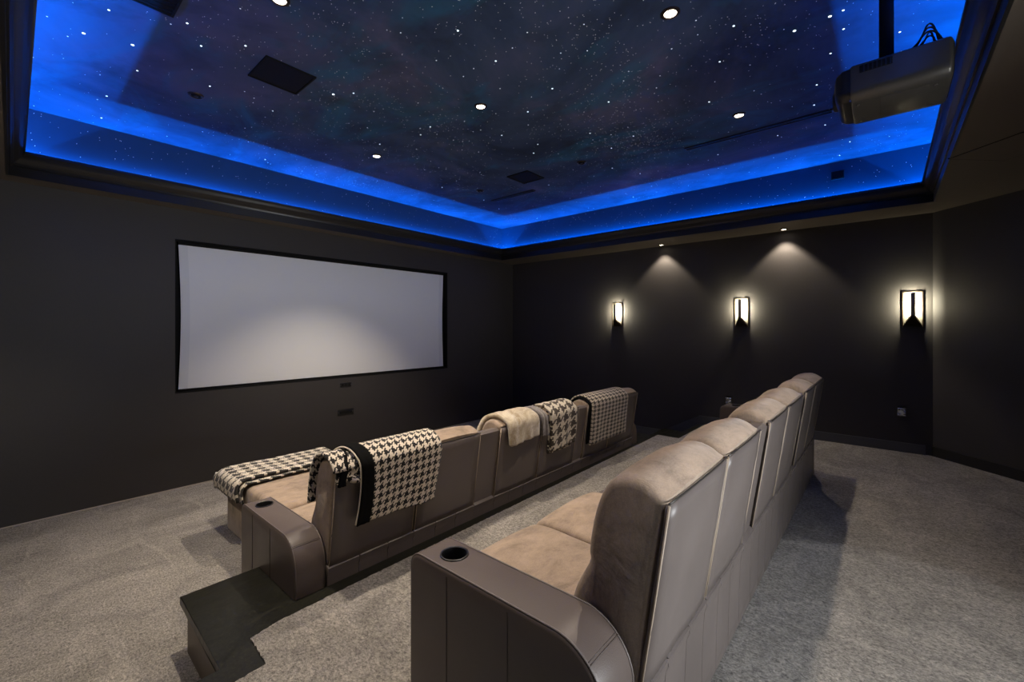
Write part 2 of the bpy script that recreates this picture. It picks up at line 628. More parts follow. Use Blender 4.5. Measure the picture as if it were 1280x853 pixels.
# crown moulding: mitred run round the opening
CROWN = [(0.0, 2.768), (0.014, 2.768), (0.014, 2.842), (0.024, 2.842), (0.030, 2.856), (0.044, 2.868), (0.062, 2.886), (0.078, 2.908),
         (0.086, 2.926), (0.098, 2.930), (0.098, 2.950), (0.084, 2.950), (0.060, 2.915), (0.0, 2.835)]
def crown(name, a, b, inward, label):
    bm = bmesh.new()
    A, B = [], []
    d = Vector((b[0] - a[0], b[1] - a[1])).normalized()
    for o, z in CROWN:
        pa = Vector(a) + Vector(inward) * o + d * o
        pb = Vector(b) + Vector(inward) * o - d * o
        A.append(bm.verts.new((pa.x, pa.y, z))); B.append(bm.verts.new((pb.x, pb.y, z)))
    n = len(A)
    for i in range(n): bm.faces.new([A[i], B[i], B[(i + 1) % n], A[(i + 1) % n]])
    bm.faces.new(A); bm.faces.new(B[::-1])
    struct(from_bm(name, bm, M['crown'], sharp=50), label)
crown('trim_1', (SX0, SY1), (SX1, SY1), (0, -1), 'black crown moulding above the screen wall')
crown('trim_2', (SX1, SY0), (SX1, SY1), (-1, 0), 'black crown moulding above the sconce wall')
crown('trim_3', (SX0, SY0), (SX1, SY0), (0, 1), 'black crown moulding behind the projector')
crown('trim_4', (SX0, SY0), (SX0, SY1), (1, 0), 'black crown moulding along the side nearest the camera')

# baseboards
prism('baseboard_right', M['base'], None, [(5.30, 0), (2.43, 0), (2.43, 0.0), (1.97, 0.14), (1.95, P_Z), (-0.305, P_Z), (-0.305, P_Z + 0.105), (1.93, P_Z + 0.115), (2.43, 0.115), (5.30, 0.115)], X_R - 0.016, X_R, 'x')['kind'] = 'structure'
bm = bmesh.new()
q = 0.7071
def along(s, off): return (ANG[0] - q * s - q * off * 1.0, ANG[1] - q * s + q * off)
add_prism(bm, [along(0.0, 0), along(2.1, 0), along(2.1, 0.014), along(0.0, 0.014)], P_Z, P_Z + 0.105, 'z')
struct(from_bm('baseboard_angled', bm, M['crown']))  # darker material stands in for the shade on this unlit run
bm = bmesh.new(); add_box(bm, X_L, X_R - 0.02, Y_F - 0.012, Y_F, 0.0, 0.006)
struct(from_bm('trim_5', bm, plain('carpet_edge', (0.42, 0.37, 0.31), 0.9)), 'pale carpet edge strip along the screen wall')

# access panel in the rear soffit (thin reveal line)
ap = empty('access_panel', (4.26, -0.47, S_Z), 'flush hatch outlined by a thin line in the rear soffit', 'hatch')
def rot45(p): return (q * (p[0] - p[1]), q * (p[0] + p[1]))
pts = [rot45(p) for p in ((0, 0), (0.42, -0.0), (0.42, -0.42), (0, -0.42))]
def hatch(name, k, z0, z1, mat):
    cx = sum(p[0] for p in pts) / 4; cy = sum(p[1] for p in pts) / 4
    prism(name, mat, ap, [(cx + (p[0] - cx) * k - 0.3, cy + (p[1] - cy) * k - 0.15) for p in pts], z0, z1, 'z')
hatch('frame', 1.0, -0.003, 0.004, M['grille'])
hatch('panel', 0.965, -0.0045, 0.004, M['soffit'])

# ================================================================== COVE LED
def led(a, b, label, tilt):
    mid = ((a[0] + b[0]) / 2, (a[1] + b[1]) / 2, 2.8005)
    L = math.hypot(b[0] - a[0], b[1] - a[1])
    hor = abs(b[0] - a[0]) > abs(b[1] - a[1])
    r = empty('cove_light', mid, label, 'light strip', 'blue light strips hidden in the cove')
    hx, hy = (L / 2, 0.007) if hor else (0.007, L / 2)
    box('strip', M['black'], r, -hx, hx, -hy, hy, 0.0, 0.012)
    box('diffuser', M['cove'], r, -hx, hx, -hy * 0.6, hy * 0.6, 0.012, 0.014)
    ld = bpy.data.lights.new('cove_lamp', 'AREA')
    ld.shape = 'RECTANGLE'
    ld.size = L if hor else 0.014
    ld.size_y = 0.014 if hor else L
    ld.energy = COVE_W_PER_M * L
    ld.color = COVE_COL
    lo = bpy.data.objects.new('cove_lamp', ld)
    COL.objects.link(lo)
    lo.parent = r
    lo.location = (0, 0, 0.017)
    lo.rotation_euler = (PI + tilt[0], tilt[1], 0)
    ax = 0 if abs(tilt[0]) > 0 else 1
    sg = 1 if tilt[ax] > 0 else -1
    gd = ld.copy()  # extra lamp added to brighten the foot of the recess wall
    gd.spread = math.radians(150)
    gd.energy = GRAZE_FILL_W_PER_M * L
    go = bpy.data.objects.new('graze_fill', gd)
    COL.objects.link(go)
    go.parent = r
    outw = {(0, -1): (0, 1), (0, 1): (0, -1), (1, 1): (1, 0), (1, -1): (-1, 0)}[(ax, sg)]
    go.location = (-outw[0] * 0.030, -outw[1] * 0.030, 0.10)
    a2 = math.radians(80) * sg
    go.rotation_euler = (PI + a2, 0, 0) if ax == 0 else (PI, a2, 0)
LO = 0.076
TILT = math.radians(4)
led((SX0 - 0.06, SY1 + LO), (SX1 + 0.06, SY1 + LO), 'blue light strip behind the crown above the screen', (-TILT, 0))
led((SX0 - 0.06, SY0 - LO), (SX1 + 0.06, SY0 - LO), 'blue light strip behind the crown beyond the projector', (TILT, 0))
led((SX1 + LO, SY0 - 0.06), (SX1 + LO, SY1 + 0.06), 'blue light strip behind the crown above the sconces', (0, TILT))
led((SX0 - LO, SY0 - 0.06), (SX0 - LO, SY1 + 0.06), 'blue light strip behind the crown opposite the sconces', (0, -TILT))

# ================================================================== CEILING FITTINGS
def downlight(x, y, z, on, label, watts=0.0, cone=92, blend=0.7, color=WARM, r=0.041, aim=(0, 0), group=None):
    t = empty('downlight', (x, y, z), label, 'downlight', group)
    lathe('trim_ring', M['bronze'], t, [(r * 0.80, 0.0), (r * 0.80, -0.006), (r * 0.92, -0.010), (r * 1.22, -0.006), (r * 1.28, 0.0)], 28, cap0=False, cap1=False)
    lathe('lens', M['lamp'] if on else M['matte'], t, [(r * 0.82, 0.0), (r * 0.80, -0.004), (r * 0.4, -0.007), (0.001, -0.008)], 24, cap0=False)
    if not on:
        lathe('bulb', M['bronze'], t, [(r * 0.34, -0.006), (r * 0.3, -0.012), (0.001, -0.014)], 16, cap0=False)
    if on and watts > 0:
        ld = bpy.data.lights.new('downlight_lamp', 'SPOT')
        ld.energy = watts
        ld.color = color
        ld.spot_size = math.radians(cone)
        ld.spot_blend = blend
        ld.shadow_soft_size = 0.03
        lo = bpy.data.objects.new('downlight_lamp', ld)
        COL.objects.link(lo)
        lo.parent = t
        lo.location = (0, 0, -0.04)
        lo.rotation_euler = (aim[0], aim[1], 0)
    return t

downlight(2.40, 0.91, C_Z, True, 'brightest lit downlight in the star ceiling, nearest the projector', TRAY_W * 0.75)
downlight(2.43, 2.43, C_Z, True, 'lit downlight at the middle of the star ceiling', TRAY_W)
downlight(2.44, 3.94, C_Z, True, 'lit downlight in the star ceiling closest to the screen', TRAY_W * 1.5)
downlight(3.925, 0.92, C_Z, True, 'lit downlight beside the long dark slot near the projector', TRAY_W * 0.34)
downlight(0.935, 2.45, C_Z, True, 'lit downlight at the top picture edge beyond the square speaker', TRAY_W * 1.35)
downlight(0.93, 0.92, C_Z, True, 'lit downlight above the camera, outside the picture', TRAY_W * 0.4)
downlight(0.91, 3.94, C_Z, False, 'unlit dark downlight in the star ceiling left of the screen')
downlight(3.96, 2.45, C_Z, False, 'unlit dark downlight in the star ceiling between sconce wall and centre')
downlight(3.93, 3.94, C_Z, False, 'unlit dark downlight in the far corner of the star ceiling')
downlight(6.035, 2.417, S_Z, True, 'small lit wall washer in the soffit by the first sconce', WASH_W, 94, 0.35, r=0.034)
downlight(6.035, 0.928, S_Z, True, 'small lit wall washer in the soffit above the middle sconce', WASH_W * 1.2, 94, 0.35, r=0.034)
downlight(2.35, -0.62, S_Z, True, 'lit downlight in the rear soffit behind the rear sofa', BACK_W, 44, 0.10, COOL, aim=(math.radians(10), 0))
downlight(0.85, -0.62, S_Z, True, 'lit downlight in the rear soffit behind the camera', BACK_W, 60, 0.3, COOL, aim=(math.radians(10), 0))

downlight(-0.32, 2.417, S_Z, True, 'lit downlight in the soffit along the camera side wall, middle', SIDE_W, 100, 0.6, r=0.034)
downlight(-0.32, 3.93, S_Z, True, 'lit downlight in the soffit along the camera side wall, near the screen', SIDE_W, 100, 0.6, r=0.034)

# square flush speakers
def flush_grille(name, x0, x1, y0, y1, z, label, cat, slats=0):
    cx, cy = (x0 + x1) / 2, (y0 + y1) / 2
    t = empty(name, (cx, cy, z), label, cat)
    hx, hy = (x1 - x0) / 2, (y1 - y0) / 2
    bm = bmesh.new()
    b = 0.012
    for a in ((-hx, hx, -hy, -hy + b), (-hx, hx, hy - b, hy), (-hx, -hx + b, -hy + b, hy - b), (hx - b, hx, -hy + b, hy - b)):
        add_box(bm, a[0], a[1], a[2], a[3], -0.010, 0.002)
    from_bm('frame', bm, M['matte'], t)
    box('grille', M['grille'], t, -hx + b, hx - b, -hy + b, hy - b, -0.006, 0.002)
    for k in range(slats):
        yy = -hy + b + (k + 0.5) * (2 * hy - 2 * b) / slats
        box('slat', M['matte'], t, -hx + b, hx - b, yy - 0.006, yy + 0.006, -0.009, -0.005)
    return t
flush_grille('ceiling_speaker', 1.070, 1.395, 3.015, 3.345, C_Z, 'large square black flush speaker in the star ceiling left of centre', 'speaker')
flush_grille('ceiling_speaker', 3.760, 4.078, 3.028, 3.335, C_Z, 'square black flush speaker in the far part of the star ceiling', 'speaker')
flush_grille('ceiling_vent', 0.40, 0.592, 2.62, 3.018, C_Z - 0.01, 'black slatted ceiling vent at the edge of the blue glow', 'vent', 9)

def slot(x0, x1, y0, y1, label):
    cx, cy = (x0 + x1) / 2, (y0 + y1) / 2
    t = empty('linear_slot', (cx, cy, C_Z), label, 'vent')
    hx, hy = (x1 - x0) / 2, (y1 - y0) / 2
    for s in (-1, 1):
        box('flange', M['bronze'], t, s * hx - 0.005, s * hx + 0.005, -hy, hy, -0.012, 0.001, 0.001)
        box('end_cap', M['bronze'], t, -hx, hx, s * hy - 0.004, s * hy + 0.004, -0.012, 0.001)
    box('slot_bed', M['matte'], t, -hx, hx, -hy, hy, -0.003, 0.001)
    box('blade', M['black'], t, -0.003, 0.003, -hy, hy, -0.010, -0.002)
slot(4.30, 4.352, 0.33, 1.49, 'long narrow dark slot diffuser running towards the projector')
slot(4.335, 4.385, 3.40, 4.13, 'shorter dark slot diffuser in the far corner of the star ceiling')

# fibre optic stars
STARS = [(0.28,3.61,3),(0.49,3.53,3),(0.56,3.86,2),(0.77,3.22,2),(0.95,3.01,2),(0.94,3.71,2),(1.13,3.6,1),(1.21,3.65,1),(1.38,3.75,2),(1.58,3.14,3),(1.67,3.01,2),(1.92,3.14,1),(0.49,4.96,2),(0.43,4.58,1),(0.47,4.46,2),(0.93,4.98,1),(0.35,3.24,2),(2.04,3.44,1),(1.34,4.26,1),(1.46,4.55,1),(1.73,4.9,2),(1.78,4.97,1),(2.08,4.29,1),(2.08,1.94,2),(1.72,1.91,2),(2.72,2.72,1),(2.92,2.65,2),(2.35,3.1,1),(2.39,3.01,2),(2.43,3.2,2),(2.7,3.06,1),(3.05,3.08,1),(2.75,3.68,1),(2.6,3.49,1),(3.14,3.68,1),(3.0,3.88,1),(3.52,4.2,2),(3.48,3.89,1),(3.46,3.47,1),(3.52,3.51,1),(3.83,3.89,1),(4.25,4.19,2),(4.71,4.33,2),(3.8,4.71,1),(3.98,4.5,1),(2.86,4.6,1),(2.3,3.66,2),(2.4,3.74,1),(2.41,4.04,1),(3.01,0.24,3),(3.0,0.18,2),(3.19,0.19,2),(3.02,0.41,3),(3.42,0.27,2),(3.44,-0.06,2),(3.05,0.83,2),(2.74,0.67,2),(3.8,0.38,2),(3.54,1.04,2),(3.59,0.74,1),(4.6,0.4,2),(4.13,0.43,2),(4.57,0.75,2),(4.63,0.73,1),(3.56,1.89,1),(3.03,1.63,2),(3.41,2.02,2),(3.43,2.68,2),(3.29,2.52,2),(2.74,2.2,2),(2.92,2.34,1),(3.83,2.03,2),(3.72,1.75,2),(4.32,2.28,2),(4.68,2.12,2),(5.0,2.0,1),(4.75,1.61,1),(4.77,1.41,1),(4.68,1.29,2),(5.44,1.17,1),(5.14,0.88,1),(5.46,2.25,1),(5.47,1.85,1),(5.46,2.57,2),(5.26,2.58,1),(4.38,1.93,1),(4.41,2.56,1),(4.08,2.63,1),(4.32,3.14,2),(4.69,3.46,1),(5.53,4.25,2),(4.96,3.25,1),(4.79,2.69,1),(5.54,3.31,1),(5.26,-0.02,1),(5.17,0.26,2),(5.51,0.36,2),(0.13,3.57,1),(0.09,4.18,1),(0.22,3.72,1),(0.66,3.04,2),(0.82,2.68,1),(0.6,3.12,1),(0.8,3.56,1),(2.29,1.57,1),(2.16,1.32,1),(2.38,1.43,1),(2.84,1.41,1),(2.71,1.02,1),(2.55,0.82,1),(2.0,1.61,1),(2.59,1.85,2),(3.08,1.27,1),(4.2,1.07,1),(2.34,2.14,1),(2.06,2.23,1),(1.82,2.23,1),(1.51,2.18,1),(2.05,1.77,1)]

def add_star(bm, p, r, axis='z', n=6):
    vs = []
    for k in range(n):
        a = 2 * PI * k / n
        c, s = r * math.cos(a), r * math.sin(a)
        vs.append(bm.verts.new({'z': (p[0] + c, p[1] + s, p[2]), 'x': (p[0], p[1] + c, p[2] + s), 'y': (p[0] + c, p[1], p[2] + s)}[axis]))
    bm.faces.new(vs)

rs = random.Random(11)
bmB, bmM, bmD = bmesh.new(), bmesh.new(), bmesh.new()
zst = -0.003
def inside(x, y):
    for x0, x1, y0, y1 in ((1.06, 1.41, 3.0, 3.36), (3.75, 4.09, 3.02, 3.35), (0.38, 0.61, 2.6, 3.03), (4.29, 4.36, 0.3, 1.5), (4.32, 4.4, 3.38, 4.15)):
        if x0 < x < x1 and y0 < y < y1: return False
    return RX0 + 0.03 < x < RX1 - 0.03 and RY0 + 0.03 < y < RY1 - 0.03
for x, y, c in STARS:
    if not inside(x, y): continue
    r = {3: 0.0085, 2: 0.0058, 1: 0.0044}[c]
    add_star(bmB if c > 1 else bmM, (x - 2.8, y - 2.4, zst), r, n=8)
for k in range(150):
    x, y = rs.uniform(RX0, RX1), rs.uniform(RY0, RY1)
    if inside(x, y): add_star(bmM, (x - 2.8, y - 2.4, zst), rs.uniform(0.0026, 0.0042))
cl_c = [(rs.uniform(0.2, 5.4), rs.uniform(-0.2, 4.9), rs.uniform(0.12, 0.5), rs.uniform(0.08, 0.25), rs.uniform(0, PI)) for _ in range(48)]
cl_c += [(2.0 + 0.25 * i, 1.3 + 0.08 * i, 0.4, 0.25, 0.5) for i in range(9)]
for k in range(4600):
    if k % 4 == 0:
        x, y = rs.uniform(RX0, RX1), rs.uniform(RY0, RY1)
    else:
        cx, cy, a, b, t = rs.choice(cl_c)
        u, v = rs.gauss(0, a), rs.gauss(0, b)
        x, y = cx + u * math.cos(t) - v * math.sin(t), cy + u * math.sin(t) + v * math.cos(t)
    if inside(x, y): add_star(bmD, (x - 2.8, y - 2.4, zst), rs.uniform(0.0014, 0.0030), n=4)
for k in range(420):
    z = -rs.uniform(0.02, 0.42)
    if k % 2: add_star(bmD, (rs.uniform(RX0, RX1) - 2.8, RY1 - 2.4 - 0.002, z), rs.uniform(0.0016, 0.0032), 'y', 4)
    else: add_star(bmD, (RX1 - 2.8 - 0.002, rs.uniform(RY0, RY1) - 2.4, z), rs.uniform(0.0016, 0.0032), 'x', 4)
for bmx, mt in ((bmB, 'star1'), (bmM, 'star2'), (bmD, 'star3')):
    o = from_bm('fibre_optic_stars', bmx, M[mt], cl)
    o['kind'] = 'stuff'

# ================================================================== SCREEN
sc_ = empty('projection_screen', (2.8075, Y_F + 0.20, OZ0), 'wide pale projection screen with curved side edges sunk in a black niche', 'screen')
def screen():
    W0, W1 = OX0 + 0.036 - 2.8075, OX1 - 0.050 - 2.8075
    Z0, Z1 = 0.036, OZ1 - OZ0 - 0.047
    yy = -0.150
    n = 16
    def side(x, sgn, inset):
        return [(x + sgn * (inset + 0.020 * math.sin(PI * k / n)), Z0 + (Z1 - Z0) * k / n) for k in range(n + 1)]
    Lp, Rp = side(W0, 1, 0), side(W1, -1, 0)
    prism('screen_fabric', M['screen'], sc_, Lp[::-1] + Rp, yy, yy + 0.004, 'y')
    for s in (1, -1):
        x = W0 if s == 1 else W1
        a = side(x, s, 0.0)
        b = side(x, s, 0.075)
        prism('tension_tab', M['screen2'], sc_, a[::-1] + b, yy - 0.0015, yy, 'y')
    bm = bmesh.new()
    x0, x1, z0, z1 = OX0 - 2.8075, OX1 - 2.8075, 0.0, OZ1 - OZ0
    add_box(bm, x0 + .001, x1 - .001, -0.199, -0.001, z1 - 0.016, z1 - 0.001)
    add_box(bm, x0 + .001, x1 - .001, -0.199, -0.001, z0 + 0.001, z0 + 0.012)
    add_box(bm, x0 + .001, x0 + 0.012, -0.199, -0.001, z0 + 0.012, z1 - 0.016)
    add_box(bm, x1 - 0.012, x1 - .001, -0.199, -0.001, z0 + 0.012, z1 - 0.016)
    from_bm('niche_lining', bm, M['matte'], sc_)
    bm = bmesh.new()
    add_box(bm, x0 + 0.012, x1 - 0.012, -0.10, -0.09, z0 + 0.012, z1 - 0.016)
    from_bm('backing', bm, M['matte'], sc_)
    box('bottom_bar', M['matte'], sc_, W0 - 0.005, W1 + 0.005, yy - 0.012, yy + 0.012, 0.013, Z0, 0.004)
    box('case', M['matte'], sc_, W0 - 0.005, W1 + 0.005, yy - 0.015, yy + 0.04, Z1, OZ1 - OZ0 - 0.016, 0.003)
screen()

def wall_plate_front(x, z, wd, ht, label, sockets):
    t = empty('wall_plate', (x, Y_F, z), label, 'plate')
    box('plate', M['black'], t, -wd / 2, wd / 2, -0.008, 0.001, -ht / 2, ht / 2, 0.002)
    for s in (-1, 1):
        lathe('screw', M['chrome'], t, [(0.004, 0), (0.004, 0.002), (0.001, 0.003)], 10)
    for ch in [c for c in t.children if c.name.startswith('screw')]:
        ch.rotation_euler = (PI / 2, 0, 0)
    a, b = [c for c in t.children if c.name.startswith('screw')]
    a.location, b.location = (-wd * 0.44, -0.0078, 0), (wd * 0.44, -0.0078, 0)
    for k in range(sockets):
        cx = -wd * 0.30 + wd * 0.6 * k / max(1, sockets - 1)
        box('socket', M['matte'], t, cx - wd * 0.10, cx + wd * 0.10, -0.011, -0.007, -ht * 0.26, ht * 0.26, 0.001)
wall_plate_front(2.835, 0.853, 0.155, 0.050, 'small black slotted plate on the wall right under the screen', 3)
wall_plate_front(2.835, 0.500, 0.215, 0.066, 'larger black connector plate low on the wall below the small one', 4)

# ================================================================== SCONCES
def sconce(y, label):
    z0, z1 = 1.60, 1.975
    t = empty('wall_sconce', (X_R, y, z0), label, 'sconce', None)
    H, W, b = z1 - z0, 0.166, 0.0095
    hw = W / 2
    box('back_plate', M['plate'], t, -0.006, 0.0005, -hw + 0.01, hw - 0.01, 0.01, H - 0.01)
    for s in (-1, 1):
        box('frame_bar', M['bronze'], t, -0.016, -0.002, s * (hw - b / 2) - b / 2, s * (hw - b / 2) + b / 2, 0, H, 0.0015)
    box('frame_bar', M['bronze'], t, -0.016, -0.002, -hw + b, hw - b, H - b, H, 0.0015)
    box('frame_bar', M['bronze'], t, -0.016, -0.002, -hw + b, hw - b, 0, b, 0.0015)
    # upright bar standing off the plate, light strip on its rear
    box('light_bar', M['bar'], t, -0.104, -0.091, -0.017, 0.017, 0.105, H - 0.022, 0.002)
    box('led_strip', M['led'], t, -0.091, -0.087, -0.013, 0.013, 0.135, H - 0.03)
    # solid wedge bracket widening from the bar to the frame foot
    bm = bmesh.new()
    T = [bm.verts.new(p) for p in ((-0.104, -0.016, 0.125), (-0.104, 0.016, 0.125), (-0.006, 0.060, 0.050), (-0.006, -0.060, 0.050))]
    Bv = [bm.verts.new(p) for p in ((-0.104, -0.016, 0.100), (-0.104, 0.016, 0.100), (-0.006, hw - b - 0.001, 0.014), (-0.006, -hw + b + 0.001, 0.014))]
    bm.faces.new(T); bm.faces.new(Bv[::-1])
    for i in range(4): bm.faces.new([T[i], Bv[i], Bv[(i + 1) % 4], T[(i + 1) % 4]])
    from_bm('bracket', bm, M['bronze'], t)
    ld = bpy.data.lights.new('sconce_lamp', 'AREA')
    ld.shape = 'RECTANGLE'
    ld.size, ld.size_y = 0.20, 0.022
    ld.energy = SCONCE_W
    ld.color = (1.0, 0.93, 0.68)
    lo = bpy.data.objects.new('sconce_lamp', ld)
    COL.objects.link(lo)
    lo.parent = t
    lo.location = (-0.0855, 0, 0.24)
    lo.rotation_euler = (0, -PI / 2, 0)
    for zz in (0.18, 0.30):
        pd = bpy.data.lights.new('sconce_glow', 'POINT')
        pd.energy = SCONCE_W * 0.12
        pd.color = (1.0, 0.90, 0.62)
        pd.shadow_soft_size = 0.012
        po = bpy.data.objects.new('sconce_glow', pd)
        COL.objects.link(po)
        po.parent = t
        po.location = (-0.072, 0, zz)
    return t
sconce(3.158, 'lit bronze wall sconce farthest along the dark wall, nearest the screen corner')
sconce(1.412, 'lit bronze wall sconce at the middle of the three, long slanting shadow below')
sconce(-0.207, 'lit bronze wall sconce beside the angled wall, above the outlet')

# ================================================================== OUTLETS
def outlet(y, z, label, plug):
    t = empty('wall_outlet', (X_R, y, z), label, 'outlet')
    box('cover_plate', M['black'], t, -0.007, 0.001, -0.036, 0.036, -0.058, 0.058, 0.002)
    for s in (-1, 1):
        box('receptacle', M['matte'], t, -0.010, -0.006, -0.017, 0.017, s * 0.026 - 0.016, s * 0.026 + 0.016, 0.003)
    if plug:
        gl = NT('clear_cover'); gl.set(Base_Color=(0.55, 0.58, 0.62), Roughness=0.12, Metallic=0.7)
        box('plug_cover', gl.m, t, -0.030, -0.010, -0.034, 0.034, -0.054, 0.030, 0.006, 3)
        for sy in (-1, 1):
            for sz in (-0.036, 0.012):
                lathe('stud', M['chrome'], t, [(0.011, 0), (0.009, 0.006), (0.001, 0.009)], 12)
                t.children[-1].rotation_euler = (0, -PI / 2, 0)
                t.children[-1].location = (-0.029, sy * 0.021, sz)
    return t
outlet(2.855, 0.44, 'plain black outlet low on the dark wall past the front sofa', False)
outlet(1.564, 0.645, 'outlet with shiny clear cover seen just over the far armrest', True)
outlet(-0.122, 0.715, 'outlet with shiny clear cover below the sconce by the angled wall', True)
ws = empty('recess_speaker', (RX1, 0.388, 3.20), 'small black box set on the blue lit recess wall beyond the projector', 'speaker')
box('housing', M['black'], ws, -0.035, 0.001, -0.058, 0.058, -0.042, 0.045, 0.004)
box('grille', M['grille'], ws, -0.037, -0.034, -0.050, 0.050, -0.034, 0.037)

# ================================================================== PROJECTOR
pm = empty('projector_pole', (2.68, 0.0, 2.79), 'black ceiling pole carrying the projector', 'pole')
lathe('pole', M['matte'], pm, [(0.027, 0.03), (0.027, C_Z - 2.79 - 0.012)], 24)
lathe('ceiling_flange', M['matte'], pm, [(0.07, C_Z - 2.79 - 0.014), (0.07, C_Z - 2.79 - 0.001)], 28)
box('cradle', M['matte'], pm, -0.09, 0.09, -0.07, 0.07, 0.001, 0.012, 0.003)
lathe('collar', M['black'], pm, [(0.040, 0.012), (0.040, 0.04), (0.030, 0.05)], 24)
pr = empty('projector', (2.68, -0.02, 2.635), 'grey rounded ceiling projector with black front, seen from below', 'projector')
def proj_section(hx, zt, rb, rt, n=8):
    """rounded-box outline in x,z (underside more rounded)."""
    P = []
    for cx, cz, r, a0 in ((hx - rb, rb, rb, -90), (hx - rt, zt - rt, rt, 0), (-hx + rt, zt - rt, rt, 90), (-hx + rb, rb, rb, 180)):
        for k in range(n + 1):
            a = math.radians(a0 + 90 * k / n)
            P.append((cx + r * math.cos(a), cz + r * math.sin(a)))
    return P
def loft_y(name, mat, parent, secs):
    bm = bmesh.new()
    rings = [[bm.verts.new((p[0], y, p[1])) for p in P] for y, P in secs]
    for A, B in zip(rings, rings[1:]):
        n = len(A)
        for k in range(n): bm.faces.new([A[k], A[(k + 1) % n], B[(k + 1) % n], B[k]])
    bm.faces.new(rings[0]); bm.faces.new(rings[-1][::-1])
    return from_bm(name, bm, mat, parent, sharp=42)
def off(P, d, zt):
    return [(x * (1 - d / 0.18), zt / 2 + (z - zt / 2) * (1 - d / (zt / 2))) for x, z in P]
PS = proj_section(0.18, 0.155, 0.048, 0.012)
loft_y('shell', M['proj'], pr, [(-0.188, off(PS, 0.012, .155)), (-0.182, off(PS, 0.003, .155)), (-0.174, PS), (0.138, PS), (0.145, off(PS, 0.004, .155))])
loft_y('front_bezel', M['black'], pr, [(0.145, off(PS, 0.006, .155)), (0.175, off(PS, 0.009, .155)), (0.196, off(PS, 0.022, .155)), (0.205, off(PS, 0.045, .155))])
loft_y('rear_panel', M['matte'], pr, [(-0.192, off(PS, 0.02, .155)), (-0.188, off(PS, 0.013, .155))])
def lens_ring(name, mat, prof):
    o = lathe(name, mat, pr, prof, 32)
    o.rotation_euler = (-PI / 2, 0, 0)
    o.location = (0.0, 0.200, 0.080)
lens_ring('lens_barrel', M['black'], [(0.046, 0.0), (0.046, 0.014), (0.040, 0.020), (0.036, 0.014)])
lens_ring('lens_glass', M['glass'], [(0.036, 0.008), (0.028, 0.014), (0.012, 0.018), (0.001, 0.019)])
box('service_door', M['proj'], pr, -0.120, 0.11, -0.12, 0.04, -0.0015, 0.004, 0.0005)
box('side_vent', M['matte'], pr, -0.1815, -0.178, 0.00, 0.112, 0.110, 0.142, 0.0008)
for k in range(7): box('vent_fin', M['black'], pr, -0.1830, -0.1795, 0.004 + k * 0.015, 0.009 + k * 0.015, 0.112, 0.140)
for sx, sy in ((-0.10, 0.12), (0.11, 0.12), (-0.10, -0.14), (0.11, -0.14)):
    lathe('foot', M['proj'], pr, [(0.006, -0.004), (0.008, -0.002), (0.008, 0.003)], 14, (sx, sy, 0.0))
for k in range(2): box('indicator', M['chrome'], pr, -0.15, -0.143, 0.143 - 0.02 * k, 0.149 - 0.02 * k, 0.004, 0.0115)
cb = random.Random(3)
for k in range(5):
    y0, y1 = -0.165 + 0.006 * k, -0.055 - 0.010 * k
    hgt = 0.045 + 0.018 * (k % 3)
    path = spline([(-0.13 + 0.012 * k, y0, 0.157), (-0.14 + 0.012 * k, y0 * 0.75 + y1 * .25, 0.16 + hgt), (-0.145 + 0.014 * k, (y0 + y1) / 2, 0.158 + hgt * 1.25), (-0.13, y0 * .2 + y1 * .8, 0.165 + hgt * 0.4), (-0.11, y1 + 0.01, 0.160)], 26)
    tube('cable', M['black'], pr, path, 0.0035, 7)

# ================================================================== SOFA ROWS
# outline of one backrest seen from the side: (y forward from the rear foot, z above the floor)
BACK = [(-0.004, 0.372), (-0.030, 0.540), (-0.056, 0.720), (-0.080, 0.876), (-0.066, 0.896), (-0.040, 0.913), (-0.002, 0.924), (0.044, 0.919), (0.088, 0.892),
        (0.118, 0.836), (0.138, 0.765), (0.149, 0.690), (0.146, 0.662), (0.166, 0.622), (0.196, 0.560), (0.214, 0.480), (0.205, 0.400), (0.10, 0.372)]
CHAIRS = [(1.055, 1.575), (1.584, 2.084), (2.282, 2.779), (2.785, 3.326), (3.476, 3.952), (3.957, 4.530)]
WEDGES = [(2.088, 2.278), (3.330, 3.472)]
SX = 2.8
NP = 72
BACK_S = spline(BACK, NP, closed=True)
def back_top(u):
    """outer skin of a backrest from front crease (u=0) over the top to the rear hem (u=1)."""
    pass

def inset_ring(P, d):
    """move a closed outline inward by d."""
    n = len(P)
    out = []
    area = sum(P[i].x * P[(i + 1) % n].y - P[(i + 1) % n].x * P[i].y for i in range(n))
    sg = 1 if area > 0 else -1
    for i in range(n):
        t = (P[(i + 1) % n] - P[i - 1]).normalized()
        nrm = Vector((-t.y, t.x, 0)) * sg
        out.append(P[i] + nrm * d)
    return out

